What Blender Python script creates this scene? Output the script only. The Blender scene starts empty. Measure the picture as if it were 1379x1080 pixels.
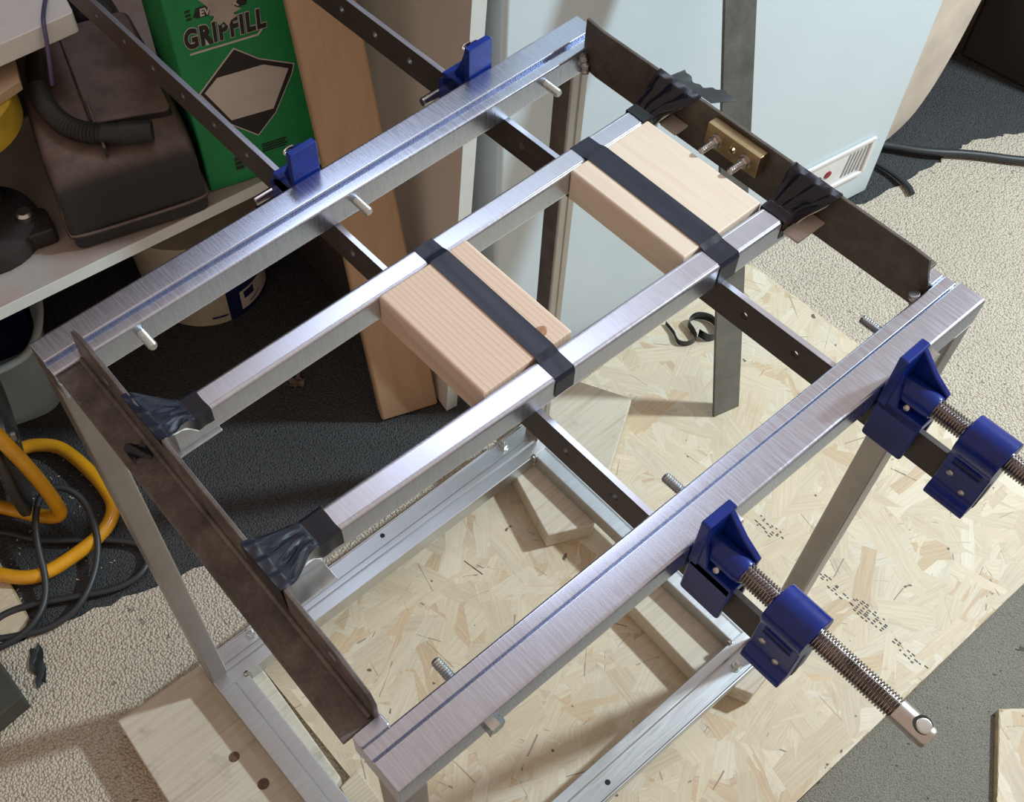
import bpy, bmesh, math, random
from mathutils import Vector, Matrix
random.seed(7)
S = bpy.context.scene
C = S.collection
ZT = 0.915                      # height of the frame's top above the carpet

# ------------------------------------------------------------------ camera
cd = bpy.data.cameras.new('camera'); cam = bpy.data.objects.new('camera', cd); C.objects.link(cam)
RX = Vector(((0.7672899, -0.6406756, -0.0283028))); RY = Vector(((-0.5590767, -0.6466404, -0.5189311))); RZ = Vector(((0.3141648, 0.4139940, -0.8543474)))
m = Matrix.Identity(4)
for i in range(3):
    m[i][0] = RX[i]; m[i][1] = -RY[i]; m[i][2] = -RZ[i]
m.translation = Vector(((-0.112610, -0.204886, 0.834645))) + Vector((0, 0, ZT))
cam.matrix_world = m
cd.sensor_width = 36.0; cd.sensor_fit = 'HORIZONTAL'
cd.lens = 1537.41 * 36.0 / 1379.0
cd.shift_x = (689.5 - 575.495) / 1379.0
cd.shift_y = (628.255 - 540.0) / 1379.0
cd.clip_start = 0.01
S.camera = cam

# ------------------------------------------------------------------ light
S.view_settings.view_transform = 'Standard'; S.view_settings.look = 'None'
S.view_settings.gamma = 1.0; S.view_settings.use_curve_mapping = False
S.view_settings.exposure = 0.0
w = bpy.data.worlds.new('room_light'); S.world = w; w.use_nodes = True
bg = w.node_tree.nodes['Background']; bg.inputs[0].default_value = (1.0, 0.77, 0.62, 1); bg.inputs[1].default_value = 0.52

def area(name, loc, target, size, power, col, shape='DISK', size_y=None):
    l = bpy.data.lights.new(name, 'AREA'); l.shape = shape; l.size = size; l.energy = power; l.color = col
    if size_y: l.size_y = size_y
    o = bpy.data.objects.new(name, l); C.objects.link(o)
    o.location = loc; o.rotation_euler = (Vector(target) - Vector(loc)).to_track_quat('-Z', 'Y').to_euler()
    return o
area('work_lamp', (2.35, -0.45, 1.15 + ZT), (0.45, 0.35, 0.3), 0.16, 72.0, (0.78, 0.93, 1.0))
area('ceiling_tube', (0.98, 1.30, 2.35), (0.98, 1.30, 0.0), 0.34, 8.0, (0.70, 0.80, 1.0), 'RECTANGLE', 1.5)

# ------------------------------------------------------------------ mesh helpers
class MB:
    def __init__(s): s.v = []; s.f = []
    def add(s, vs, fs):
        o = len(s.v); s.v += [Vector(p) for p in vs]; s.f += [tuple(i + o for i in f) for f in fs]; return s
    def box(s, x0, x1, y0, y1, z0, z1):
        if x0 > x1: x0, x1 = x1, x0
        if y0 > y1: y0, y1 = y1, y0
        if z0 > z1: z0, z1 = z1, z0
        v = [(x0,y0,z0),(x1,y0,z0),(x1,y1,z0),(x0,y1,z0),(x0,y0,z1),(x1,y0,z1),(x1,y1,z1),(x0,y1,z1)]
        return s.add(v, [(3,2,1,0),(4,5,6,7),(0,1,5,4),(1,2,6,5),(2,3,7,6),(3,0,4,7)])
    def prism(s, poly, axis, a0, a1):
        n = len(poly)
        def P(p, a):
            return {'x': (a, p[0], p[1]), 'y': (p[0], a, p[1]), 'z': (p[0], p[1], a)}[axis]
        v = [P(p, a0) for p in poly] + [P(p, a1) for p in poly]
        f = [tuple(range(n)), tuple(range(2*n-1, n-1, -1))] + [(i, i+n, (i+1) % n + n, (i+1) % n) for i in range(n)]
        return s.add(v, f)
    def cyl(s, p0, p1, r, n=16, r1=None, caps=True):
        p0 = Vector(p0); p1 = Vector(p1); d = (p1 - p0).normalized()
        a = d.orthogonal().normalized(); b = d.cross(a); r1 = r if r1 is None else r1
        v = []
        for p, q in ((p0, r), (p1, r1)):
            v += [p + (a*math.cos(t) + b*math.sin(t))*q for t in [2*math.pi*i/n for i in range(n)]]
        f = [(i, (i+1) % n, (i+1) % n + n, i+n) for i in range(n)]
        if caps: f += [tuple(range(n-1, -1, -1)), tuple(range(n, 2*n))]
        return s.add(v, f)
    def lathe(s, prof, c, d, n=20):
        # prof: (distance along d, radius)
        c = Vector(c); d = Vector(d).normalized(); a = d.orthogonal().normalized(); b = d.cross(a)
        v = []; f = []
        for (h, r) in prof:
            v += [c + d*h + (a*math.cos(2*math.pi*i/n) + b*math.sin(2*math.pi*i/n))*max(r, 1e-5) for i in range(n)]
        for k in range(len(prof)-1):
            f += [(k*n+i, k*n+(i+1) % n, (k+1)*n+(i+1) % n, (k+1)*n+i) for i in range(n)]
        f += [tuple(range(n-1, -1, -1)), tuple(range((len(prof)-1)*n, len(prof)*n))]
        return s.add(v, f)
    def tube(s, path, r, n=10, closed=False, smooth=0):
        P = [Vector(p) for p in path]
        for _ in range(smooth):
            Q = []
            m_ = len(P)
            rng = range(m_) if closed else range(m_-1)
            if not closed: Q.append(P[0])
            for i in rng:
                a, b = P[i], P[(i+1) % m_]; Q += [a*.75+b*.25, a*.25+b*.75]
            if not closed: Q.append(P[-1])
            P = Q
        v = []; f = []; k = len(P); up = None
        for i, p in enumerate(P):
            if closed: d = P[(i+1) % k] - P[i-1]
            else: d = P[min(i+1, k-1)] - P[max(i-1, 0)]
            d.normalize()
            if up is None: up = d.orthogonal().normalized()
            a = (up - d*up.dot(d)); a = a.normalized() if a.length > 1e-6 else d.orthogonal().normalized()
            up = a; b = d.cross(a)
            rr = r(i/(k-1)) if callable(r) else r
            v += [p + (a*math.cos(2*math.pi*j/n) + b*math.sin(2*math.pi*j/n))*rr for j in range(n)]
        for i in range(k if closed else k-1):
            q = (i+1) % k
            f += [(i*n+j, i*n+(j+1) % n, q*n+(j+1) % n, q*n+j) for j in range(n)]
        if not closed: f += [tuple(range(n-1, -1, -1)), tuple(range((k-1)*n, k*n))]
        return s.add(v, f)
    def sheet(s, fn, nu, nv, t):
        # a thin sheet with thickness t; fn(u,v) -> point
        P = [[Vector(fn(i/nu, j/nv)) for j in range(nv+1)] for i in range(nu+1)]
        N = [[None]*(nv+1) for _ in range(nu+1)]
        for i in range(nu+1):
            for j in range(nv+1):
                du = P[min(i+1, nu)][j] - P[max(i-1, 0)][j]; dv = P[i][min(j+1, nv)] - P[i][max(j-1, 0)]
                nn = du.cross(dv); N[i][j] = nn.normalized() if nn.length > 1e-12 else Vector((0, 0, 1))
        W = nv+1; M_ = (nu+1)*W
        v = [P[i][j] for i in range(nu+1) for j in range(W)] + [P[i][j] - N[i][j]*t for i in range(nu+1) for j in range(W)]
        f = []
        for i in range(nu):
            for j in range(nv):
                a = i*W+j; q = (a, a+W, a+W+1, a+1); f.append(q); f.append(tuple(x+M_ for x in reversed(q)))
        for i in range(nu):
            for j in (0, nv):
                a = i*W+j; b = a+W; f.append((a, b, b+M_, a+M_) if j == 0 else (b, a, a+M_, b+M_))
        for j in range(nv):
            for i in (0, nu):
                a = i*W+j; b = a+1; f.append((b, a, a+M_, b+M_) if i == 0 else (a, b, b+M_, a+M_))
        return s.add(v, f)
    def plate(s, outer, holes, axis, a0, a1, n=12):
        """flat plate from a 2D outline with round / oval holes (cx, cy, rx, ry)"""
        bm = bmesh.new(); loops = []
        def loop(pts):
            vs = [bm.verts.new((p[0], p[1], 0)) for p in pts]
            return vs, [bm.edges.new((vs[i], vs[(i+1) % len(vs)])) for i in range(len(vs))]
        E = []
        l, e = loop(outer); loops.append(l); E += e
        for (cx, cy, rx, ry) in holes:
            l, e = loop([(cx + rx*math.cos(2*math.pi*k/n), cy + ry*math.sin(2*math.pi*k/n)) for k in range(n)]); loops.append(l); E += e
        bmesh.ops.triangle_fill(bm, use_beauty=True, use_dissolve=False, edges=E)
        bm.verts.index_update()
        pts = [(q.co.x, q.co.y) for q in bm.verts]; fs = [tuple(q.index for q in f.verts) for f in bm.faces]
        lp = [[q.index for q in l] for l in loops]
        k = len(pts)
        def P(p, a): return {'x': (a, p[0], p[1]), 'y': (p[0], a, p[1]), 'z': (p[0], p[1], a)}[axis]
        v = [P(p, a0) for p in pts] + [P(p, a1) for p in pts]
        f = fs + [tuple(i+k for i in reversed(q)) for q in fs]
        for l in lp: f += [(l[i], l[(i+1) % len(l)], l[(i+1) % len(l)]+k, l[i]+k) for i in range(len(l))]
        bm.free()
        return s.add(v, f)
    def hexa(s, c, d, r, h, rot=0.0):
        c = Vector(c); d = Vector(d).normalized(); a = d.orthogonal().normalized(); b = d.cross(a)
        pr = []
        v = []
        for hh, rr in ((0, r), (h*.85, r), (h, r*.88)):
            v += [c + d*hh + (a*math.cos(rot+math.pi*i/3) + b*math.sin(rot+math.pi*i/3))*rr for i in range(6)]
        f = [(k*6+i, k*6+(i+1) % 6, (k+1)*6+(i+1) % 6, (k+1)*6+i) for k in range(2) for i in range(6)]
        f += [tuple(range(5, -1, -1)), tuple(range(12, 18))]
        return s.add(v, f)
    def move(s, fn): s.v = [Vector(fn(p)) for p in s.v]; return s

def fillet(poly, r, seg=3):
    out = []; n = len(poly)
    for i in range(n):
        p0 = Vector(poly[i-1]); p = Vector(poly[i]); p1 = Vector(poly[(i+1) % n])
        rr = r[i] if isinstance(r, (list, tuple)) else r
        if rr <= 0: out.append(tuple(p)); continue
        a = (p0-p); b = (p1-p); la, lb = a.length, b.length; a.normalize(); b.normalize()
        rr = min(rr, la*.45, lb*.45)
        s0 = p + a*rr; s1 = p + b*rr
        for k in range(seg+1):
            t = k/seg; out.append(tuple(s0*(1-t)**2 + p*2*t*(1-t) + s1*t*t))
    return out

def finish(o, label=None, cat=None, group=None, kind=None):
    if label: o['label'] = label
    if cat: o['category'] = cat
    if group: o['group'] = group
    if kind: o['kind'] = kind
    return o

WORLD = {}   # object -> world offset of its frame (only translation / own rotation on things)
def obj(name, mb, mat, parent=None, bevel=0.0, smooth=40, z_off=True, local=False, seg=2, sub=0, noweight=False):
    """one mesh object. Vertices of mb are in frame coordinates (z = 0 at the frame's top) unless local."""
    vs = [p + Vector((0, 0, 0 if (local or not z_off) else ZT)) for p in mb.v]
    if parent is None or not local:
        lo = Vector((min(p.x for p in vs), min(p.y for p in vs), min(p.z for p in vs)))
        hi = Vector((max(p.x for p in vs), max(p.y for p in vs), max(p.z for p in vs)))
        org = Vector(((lo.x+hi.x)/2, (lo.y+hi.y)/2, lo.z))
    else:
        org = Vector((0, 0, 0))
    me = bpy.data.meshes.new(name)
    me.from_pydata([tuple(p-org) for p in vs], [], mb.f); me.update()
    bm = bmesh.new(); bm.from_mesh(me); bmesh.ops.recalc_face_normals(bm, faces=bm.faces); bm.to_mesh(me); bm.free()
    if smooth:
        for p in me.polygons: p.use_smooth = True
        me.set_sharp_from_angle(angle=math.radians(smooth))
    me.materials.append(mat)
    o = bpy.data.objects.new(name, me); C.objects.link(o)
    if parent is not None:
        o.parent = parent
        o.location = org if local else org - WORLD[parent]
        WORLD[o] = org if not local else None
    else:
        o.location = org; WORLD[o] = org
    if bevel:
        b = o.modifiers.new('bevel', 'BEVEL'); b.width = bevel; b.segments = seg; b.limit_method = 'ANGLE'; b.angle_limit = math.radians(35)
        b.harden_normals = False
    if smooth and not noweight:
        b = o.modifiers.new('weighted', 'WEIGHTED_NORMAL'); b.keep_sharp = True
    if sub:
        b = o.modifiers.new('sub', 'SUBSURF'); b.levels = sub; b.render_levels = sub
    return o

def thing(name, label, cat, loc, rotz=0.0, group=None, z_off=True):
    o = bpy.data.objects.new(name, None); C.objects.link(o)
    p = Vector(loc) + Vector((0, 0, ZT if z_off else 0))
    o.location = p; o.rotation_euler = (0, 0, rotz); o.empty_display_size = .05
    WORLD[o] = p
    return finish(o, label, cat, group)

# ------------------------------------------------------------------ materials
MAT = {}
class NT:
    def __init__(s, name):
        s.m = bpy.data.materials.new(name); s.m.use_nodes = True; s.t = s.m.node_tree
        s.b = s.t.nodes['Principled BSDF']; s.tc = None
    def n(s, typ, **kw):
        x = s.t.nodes.new(typ)
        for k, v in kw.items():
            if hasattr(x, k): setattr(x, k, v)
            else: x.inputs[k].default_value = v
        return x
    def l(s, a, ao, b, bi): s.t.links.new(a.outputs[ao], b.inputs[bi])
    def co(s, scale=(1, 1, 1), rot=(0, 0, 0), loc=(0, 0, 0), out='Object'):
        if s.tc is None: s.tc = s.n('ShaderNodeTexCoord')
        mp = s.n('ShaderNodeMapping'); mp.inputs['Scale'].default_value = scale; mp.inputs['Rotation'].default_value = rot; mp.inputs['Location'].default_value = loc
        s.l(s.tc, out, mp, 'Vector'); return mp
    def noise(s, scale, detail=3, mp=None, rough=.5, dist=0.0):
        x = s.n('ShaderNodeTexNoise'); x.inputs['Scale'].default_value = scale; x.inputs['Detail'].default_value = detail
        x.inputs['Roughness'].default_value = rough; x.inputs['Distortion'].default_value = dist
        mp = mp or s.co(); s.l(mp, 'Vector', x, 'Vector'); return x
    def ramp(s, src, stops, out='Fac'):
        r = s.n('ShaderNodeValToRGB'); e = r.color_ramp.elements
        while len(e) < len(stops): e.new(.5)
        for q, (p, c) in zip(e, stops):
            q.position = p; q.color = (*c, 1) if len(c) == 3 else (c[0],)*3 + (1,)
        s.l(src, out, r, 'Fac'); return r
    def mix(s, fac, a, b, mode='MIX', fo='Fac', ao='Color', bo='Color'):
        x = s.n('ShaderNodeMix'); x.data_type = 'RGBA'; x.blend_type = mode
        if isinstance(fac, (int, float)): x.inputs[0].default_value = fac
        else: s.l(fac, fo, x, 0)
        for q, idx, oo in ((a, 6, ao), (b, 7, bo)):
            if isinstance(q, tuple): x.inputs[idx].default_value = (*q, 1)
            else: s.l(q, 2 if q.bl_idname == 'ShaderNodeMix' else oo, x, idx)
        return x
    def col(s, x):
        if isinstance(x, tuple): s.b.inputs['Base Color'].default_value = (*x, 1)
        else: s.l(x, 2 if x.bl_idname == 'ShaderNodeMix' else 'Color', s.b, 'Base Color')
    def bump(s, src, strength=.3, dist=.002, out='Fac', prev=None):
        b = s.n('ShaderNodeBump'); b.inputs['Strength'].default_value = strength; b.inputs['Distance'].default_value = dist
        s.l(src, out, b, 'Height')
        if prev: s.l(prev, 'Normal', b, 'Normal')
        s.l(b, 'Normal', s.b, 'Normal'); return b
    def rough(s, x, lo=None, hi=None):
        if isinstance(x, (int, float)): s.b.inputs['Roughness'].default_value = x
        else:
            r = s.n('ShaderNodeMapRange'); r.inputs['To Min'].default_value = lo; r.inputs['To Max'].default_value = hi
            s.l(x, 'Fac', r, 'Value'); s.l(r, 'Result', s.b, 'Roughness')
    def set(s, **kw):
        for k, v in kw.items(): s.b.inputs[k.replace('_', ' ')].default_value = v

def plain(name, col, rough=.5, metal=0.0, var=.12, scale=30, coat=0.0, bump=0.0):
    if name in MAT: return MAT[name]
    t = NT(name); n = t.noise(scale, 4)
    a = tuple(c*(1-var) for c in col); b = tuple(min(1, c*(1+var)) for c in col)
    t.col(t.ramp(n, [(.3, a), (.7, b)])); t.rough(n, max(0, rough-.06), min(1, rough+.06)); t.set(Metallic=metal)
    if coat: t.b.inputs['Coat Weight'].default_value = coat; t.b.inputs['Coat Roughness'].default_value = .08
    if bump: t.bump(n, bump, .001)
    MAT[name] = t.m; return t.m

def steel(name, col=(.60, .60, .63), rough=(.22, .38), grain='x', stain=.25, warm=(.42, .38, .36)):
    """ground mild steel: fine grinding marks across the given axis, cloudy tarnish"""
    t = NT(name)
    sc = {'x': (520, 26, 26), 'y': (26, 520, 26), 'z': (30, 30, 900), 'n': (60, 60, 60)}[grain]
    g = t.noise(1.0, 1.2, t.co(sc), .5)
    c = t.noise(9, 5, t.co((1, 1, 1)), .6)
    cl = t.noise(2.6, 3, t.co((1, 1, 1), loc=(3, 1, 2)), .55)
    base = t.ramp(g, [(.25, tuple(x*.93 for x in col)), (.75, tuple(min(1, x*1.05) for x in col))])
    st = t.ramp(c, [(.45, (0,)), (.75, (stain,))])
    mx = t.mix(st, base, warm, fo='Color')
    st2 = t.ramp(cl, [(.45, (0,)), (.7, (stain*.8,))])
    mx = t.mix(st2, mx, (.34, .33, .37), fo='Color')
    t.col(mx); t.set(Metallic=1.0); t.rough(g, *rough)
    t.bump(g, .02, .0003)
    MAT[name] = t.m; return t.m

def scale_steel(name, a=(.085, .068, .062), b=(.185, .155, .140), metal=.35, rough=(.34, .55)):
    t = NT(name)
    n1 = t.noise(24, 6, t.co(), .68); n2 = t.noise(300, 2, t.co())
    c1 = t.ramp(n1, [(.32, a), (.52, tuple((x+y)/2 for x, y in zip(a, b))), (.68, b)])
    c2 = t.mix(.35, c1, t.ramp(n2, [(.3, (.02, .017, .015)), (.8, (.30, .27, .25))]), 'OVERLAY')
    t.col(c2); t.set(Metallic=metal); t.rough(n1, *rough); t.bump(n2, .12, .0004)
    MAT[name] = t.m; return t.m

def wood(name, light, dark, ring=60, axis='y', rough=.55, dirt=0.0, style='wave'):
    t = NT(name)
    sc = {'x': (.10, 1, 1), 'y': (1, .10, 1), 'z': (1, 1, .10)}[axis]
    mp = t.co(sc, rot=(0.12, 0.07, 0.05))
    wv = t.n('ShaderNodeTexWave', wave_type='BANDS', bands_direction={'x': 'Y', 'y': 'X', 'z': 'X'}[axis], wave_profile='SAW')
    wv.inputs['Scale'].default_value = ring/6.28*2.0; wv.inputs['Distortion'].default_value = 5.0; wv.inputs['Detail'].default_value = 3; wv.inputs['Detail Scale'].default_value = .55
    t.l(mp, 'Vector', wv, 'Vector')
    if style == 'noise': wv = t.noise(ring, 4, t.co({'x': (.045, 1, 1), 'y': (1, .045, 1), 'z': (1, 1, .045)}[axis], rot=(0, 0, .03)), .55, .4)
    fib = t.noise(1, 4, t.co(tuple(600 if q == 1 else 14 for q in [1 if s_ == 1 else .1 for s_ in sc])), .6)
    big = t.noise(7, 3, t.co(sc))
    if style == 'noise': c = t.ramp(wv, [(.30, dark), (.42, tuple((x*2+y)/3 for x, y in zip(light, dark))), (.52, light), (.60, tuple((x+y)/2 for x, y in zip(light, dark))), (.70, light)])
    else: c = t.ramp(wv, [(.0, light), (.62, tuple((x*2+y)/3 for x, y in zip(light, dark))), (.93, dark), (1.0, light)])
    c = t.mix(.22, c, t.ramp(fib, [(.3, dark), (.75, light)]), 'MIX')
    c = t.mix(t.ramp(big, [(.35, (0,)), (.75, (.45,))]), c, tuple((x+y)/2 for x, y in zip(light, dark)), fo='Color')
    if dirt:
        dn = t.noise(16, 5, t.co(loc=(4, 2, 1)), .7)
        c = t.mix(t.ramp(dn, [(.58, (0,)), (.78, (dirt,))]), c, (.10, .09, .085), fo='Color')
    t.col(c); t.rough(fib, rough-.08, rough+.1); t.bump(fib, .15, .0005)
    MAT[name] = t.m; return t.m

M_RAIL = steel('ground_steel', (.62, .68, .83), (.22, .33), 'x', .22, (.50, .46, .46))
M_TUBE = steel('brushed_tube_steel', (.67, .71, .82), (.26, .38), 'x', .2, (.52, .48, .48))
M_LEG = steel('tarnished_leg_steel', (.46, .44, .43), (.30, .45), 'n', .45, (.30, .25, .22))
M_BASE = steel('base_steel', (.60, .65, .69), (.28, .42), 'y', .35, (.5, .47, .46))
M_ANGLE = scale_steel('mill_scale_angle', (.095, .082, .070), (.21, .185, .16))
M_ANGLE2 = scale_steel('rusty_mill_scale_angle', (.085, .073, .068), (.30, .27, .255), .30, (.36, .6))
M_BAR = scale_steel('mill_scale_bar', (.070, .055, .050), (.105, .086, .078), .3, (.38, .55))
M_FLAT = scale_steel('grey_flat_steel', (.13, .135, .12), (.21, .215, .20), .4, (.35, .5))
M_ZINC = plain('zinc_plate', (.66, .70, .70), .28, 1.0, .1, 200)
M_SCREW = plain('screw_steel', (.42, .39, .38), .24, 1.0, .2, 90)
M_DARKMETAL = plain('dark_metal', (.05, .045, .045), .45, .6)
M_BRASS = plain('brass', (.40, .30, .17), .42, 1.0, .15, 60)
M_WORN = plain('worn_bright_metal', (.60, .58, .56), .3, 1.0)
M_BLUE = None
def blue_paint():
    t = NT('blue_hammer_paint'); n = t.noise(140, 3); p = t.noise(30, 4, t.co(loc=(1, 2, 3)), .7)
    c = t.ramp(p, [(.3, (.004, .013, .125)), (.7, (.007, .032, .27))])
    t.col(c); t.rough(.24); t.bump(n, .08, .0008); t.set(Coat_Weight=.2, Specular_IOR_Level=.35); t.b.inputs['Coat Roughness'].default_value = .12
    MAT['blue'] = t.m; return t.m
M_BLUE = blue_paint()
M_BLOCK = wood('planed_pine', (.76, .61, .49), (.61, .42, .29), 190, 'y', .5)
M_BLOCK2 = wood('planed_pine_pale', (.78, .68, .56), (.66, .51, .38), 55, 'y', .5, 0, 'noise')
M_PLANK = wood('weathered_softwood', (.62, .57, .47), (.42, .36, .28), 70, 'x', .7, .5, 'noise')
M_PLY = wood('leaning_softwood', (.49, .33, .205), (.40, .255, .15), 22, 'z', .55, .12, 'noise')
M_CHIP = wood('endgrain_block', (.62, .54, .40), (.44, .37, .28), 150, 'x', .7)

def tape_mat(name, col, rough, bumpy):
    t = NT(name); n = t.noise(55, 3); f = t.noise(1, 2, t.co((60, 500, 60)))
    t.col(t.ramp(n, [(.3, tuple(c*.8 for c in col)), (.7, tuple(c*1.3 for c in col))])); t.rough(n, rough-.05, rough+.08)
    t.bump(n, bumpy, .002); MAT[name] = t.m; return t.m
M_TAPE = tape_mat('black_duct_tape', (.006, .008, .017), .21, .10)
M_STRAP = tape_mat('navy_black_tape', (.008, .011, .026), .36, .04)
M_LINER = plain('tape_backing', (.62, .60, .55), .6)
M_ALU = plain('aluminium_packer', (.62, .66, .66), .35, .9, .1, 80)
M_TAUPE = plain('taupe_packer', (.52, .46, .42), .5, .0)

def carpet(name, a, b, sc, bump, dots=None, speck=.0):
    t = NT(name)
    v = t.n('ShaderNodeTexVoronoi'); v.inputs['Scale'].default_value = sc
    wn = t.noise(sc*.35, 2); mp = t.co()
    add = t.n('ShaderNodeVectorMath', operation='MULTIPLY_ADD'); add.inputs[1].default_value = (.004,)*3
    t.l(wn, 'Color', add, 0); t.l(mp, 'Vector', add, 2); t.l(add, 'Vector', v, 'Vector')
    big = t.noise(5, 5, t.co(loc=(2, 5, 1)), .6)
    c = t.ramp(v, [(.0, b), (.45, tuple((x+y)/2 for x, y in zip(a, b))), (.85, a)], 'Distance')
    c = t.mix(.35, c, t.ramp(big, [(.3, tuple(x*.75 for x in b)), (.7, b)]), 'MIX')
    fz = t.noise(sc*3, 3)
    c = t.mix(.45, c, t.ramp(fz, [(.3, (.25,)*3), (.7, (.78,)*3)]), 'OVERLAY')
    if speck:
        sp = t.noise(60, 2, t.co(loc=(7, 7, 7)))
        c = t.mix(t.ramp(sp, [(.70, (0,)), (.73, (speck,))]), c, (.03, .025, .02), fo='Color')
    t.col(c); t.rough(.95); t.set(Specular_IOR_Level=.1)
    inv = t.n('ShaderNodeMath', operation='SUBTRACT'); inv.inputs[0].default_value = 1.0; t.l(v, 'Distance', inv, 1)
    b1 = t.bump(inv, bump, .006, 'Value'); t.bump(fz, .5, .002, 'Fac', b1)
    MAT[name] = t.m; return t.m
M_DARKCARPET = carpet('charcoal_carpet', (.024, .025, .028), (.105, .110, .115), 300, .7)
M_BEIGE = carpet('beige_loop_carpet', (.36, .31, .24), (.80, .72, .60), 225, .85, speck=.5)
M_GREY = carpet('grey_green_carpet', (.14, .135, .115), (.33, .32, .275), 420, .5, speck=.6)

def osb_mat():
    t = NT('osb_flakes'); at = t.n('ShaderNodeAttribute', attribute_name='flake')
    uv = t.n('ShaderNodeUVMap'); uv.uv_map = 'UVMap'
    mp = t.n('ShaderNodeMapping'); mp.inputs['Scale'].default_value = (12, 260, 1); t.l(uv, 'UV', mp, 'Vector')
    g = t.noise(1, 3, mp, .6); d = t.noise(24, 5, t.co(), .65); s = t.noise(46, 2, t.co(loc=(3, 3, 0)))
    c = t.mix(.30, at, t.ramp(g, [(.3, (.30,)*3), (.7, (.72,)*3)]), 'OVERLAY')
    c = t.mix(t.ramp(d, [(.55, (0,)), (.8, (.35,))]), c, (.42, .30, .18), fo='Color')
    c = t.mix(t.ramp(s, [(.735, (0,)), (.765, (.85,))]), c, (.035, .022, .015), fo='Color')
    t.col(c); t.rough(.6); t.bump(g, .2, .0006); MAT['osb'] = t.m; return t.m
M_OSB = osb_mat()
M_OSBCORE = plain('osb_core', (.50, .38, .23), .8, 0, .3, 60)
M_WHITE = plain('white_enamel', (.62, .725, .79), .32, 0, .02, 6)
M_WHITEPL = plain('white_plastic', (.76, .77, .77), .4, 0, .04)
M_CREAM = plain('cream_padding', (.60, .52, .43), .7, 0, .12, 14, bump=.2)
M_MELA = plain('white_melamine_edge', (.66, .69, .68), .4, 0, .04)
M_SHADEFACE = plain('shaded_melamine_face', (.66, .60, .56), .45, 0, .05, 4)  # white board's unlit taupe tone put into the face colour
M_BLACKPL = plain('dusty_black_plastic', (.026, .023, .022), .55, 0, .5, 9)
M_GREEN = plain('green_card', (.006, .25, .072), .55, 0, .1, 40)
M_INK = plain('black_ink', (.018, .012, .014), .6)
M_PAPER = plain('torn_card', (.42, .37, .34), .8)
M_YELLOW = plain('yellow_enamel', (.70, .33, .012), .3, 0, .12, 25, coat=.4)
M_RUBBER = plain('black_rubber_cable', (.030, .033, .036), .45)
M_BUCKET = plain('pale_blue_plastic', (.33, .44, .47), .4, 0, .1, 8)
M_NAVY = plain('navy_plastic', (.008, .014, .07), .4)
M_TUB = plain('cream_tub', (.48, .43, .33), .5)
M_OLIVE = plain('dark_olive_block', (.045, .045, .035), .7, 0, .3, 20)
M_BROWNWALL = plain('dark_brown_wall', (.045, .033, .028), .9, 0, .35, 6)
M_HOLE = plain('shadow_hole', (.01, .01, .01), .8)

def dusty():
    t = NT('dusty_top_plastic'); n = t.noise(14, 6, t.co(), .65); geo = t.n('ShaderNodeNewGeometry'); sx = t.n('ShaderNodeSeparateXYZ')
    t.l(geo, 'Normal', sx, 'Vector')
    f = t.n('ShaderNodeMapRange'); f.inputs['From Min'].default_value = .35; f.inputs['From Max'].default_value = .95; t.l(sx, 'Z', f, 'Value')
    mu = t.n('ShaderNodeMath', operation='MULTIPLY'); t.l(f, 'Result', mu, 0)
    nr = t.ramp(n, [(.30, (.35,)), (.62, (1,))]); t.l(nr, 'Color', mu, 1)
    c = t.mix(mu, (.020, .018, .018), (.20, .145, .125), fo='Value'); t.col(c); t.rough(.6)
    MAT['dusty'] = t.m; return t.m
M_DUSTY = dusty()
def shelfmat():
    t = NT('dusty_shelf'); n = t.noise(9, 6, t.co(), .65)
    t.col(t.ramp(n, [(.3, (.33, .36, .36)), (.5, (.36, .30, .27)), (.75, (.30, .22, .19))])); t.rough(.7); MAT['shelf'] = t.m; return t.m
M_SHELF = shelfmat()

# ================================================================== THE SETTING
def edge_noise(pts, amp, n):
    out = []
    for i in range(len(pts)-1):
        a, b = Vector(pts[i]), Vector(pts[i+1])
        for k in range(n): out.append(tuple(a.lerp(b, k/n) + Vector((0, random.uniform(-amp, amp)))))
    out.append(tuple(pts[-1])); return out
finish(obj('floor', MB().box(-2.2, 3.2, -1.6, 1.7, -.05, -.004), M_DARKCARPET, None, smooth=0, z_off=False), 'charcoal short-pile carpet covering the workshop floor', 'floor', kind='structure')
far = edge_noise([(-1.2, 1.05), (-.218, .831), (.12, .739), (.337, .690), (.584, .660), (1.1, .640), (1.42, .616), (1.60, .545), (1.80, .515), (1.93, .51), (2.03, .45), (2.9, .10)], .005, 14)
finish(obj('beige_carpet', MB().prism(far + [(2.9, -.176), (-1.2, -.176)], 'z', -.004, .001), M_BEIGE, None, smooth=0, z_off=False), 'beige looped carpet strip running under the steel frame', 'carpet')
finish(obj('grey_carpet', MB().prism([(-1.2, -.177), (2.9, -.177), (2.9, -1.2), (-1.2, -1.2)], 'z', -.004, .0015), M_GREY, None, smooth=0, z_off=False), 'speckled grey-green carpet beyond the near edge of the board', 'carpet')
finish(obj('wall_back', MB().box(-1.2, 3.0, 1.66, 1.74, 0, 2.4), M_BROWNWALL, None, smooth=0, z_off=False), 'dark brown wall behind the shelf', 'wall', kind='structure')

# ================================================================== STEEL FRAME
L, W, H = 0.70, 0.5448, 0.8236
W1, W2, LZ, RB = 0.029, 0.0445, -0.0045, -0.036
frame = thing('welded_stand', 'bare steel table frame with welded legs standing on wooden packers', 'frame', (0.35, 0.272, -.857))

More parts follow.
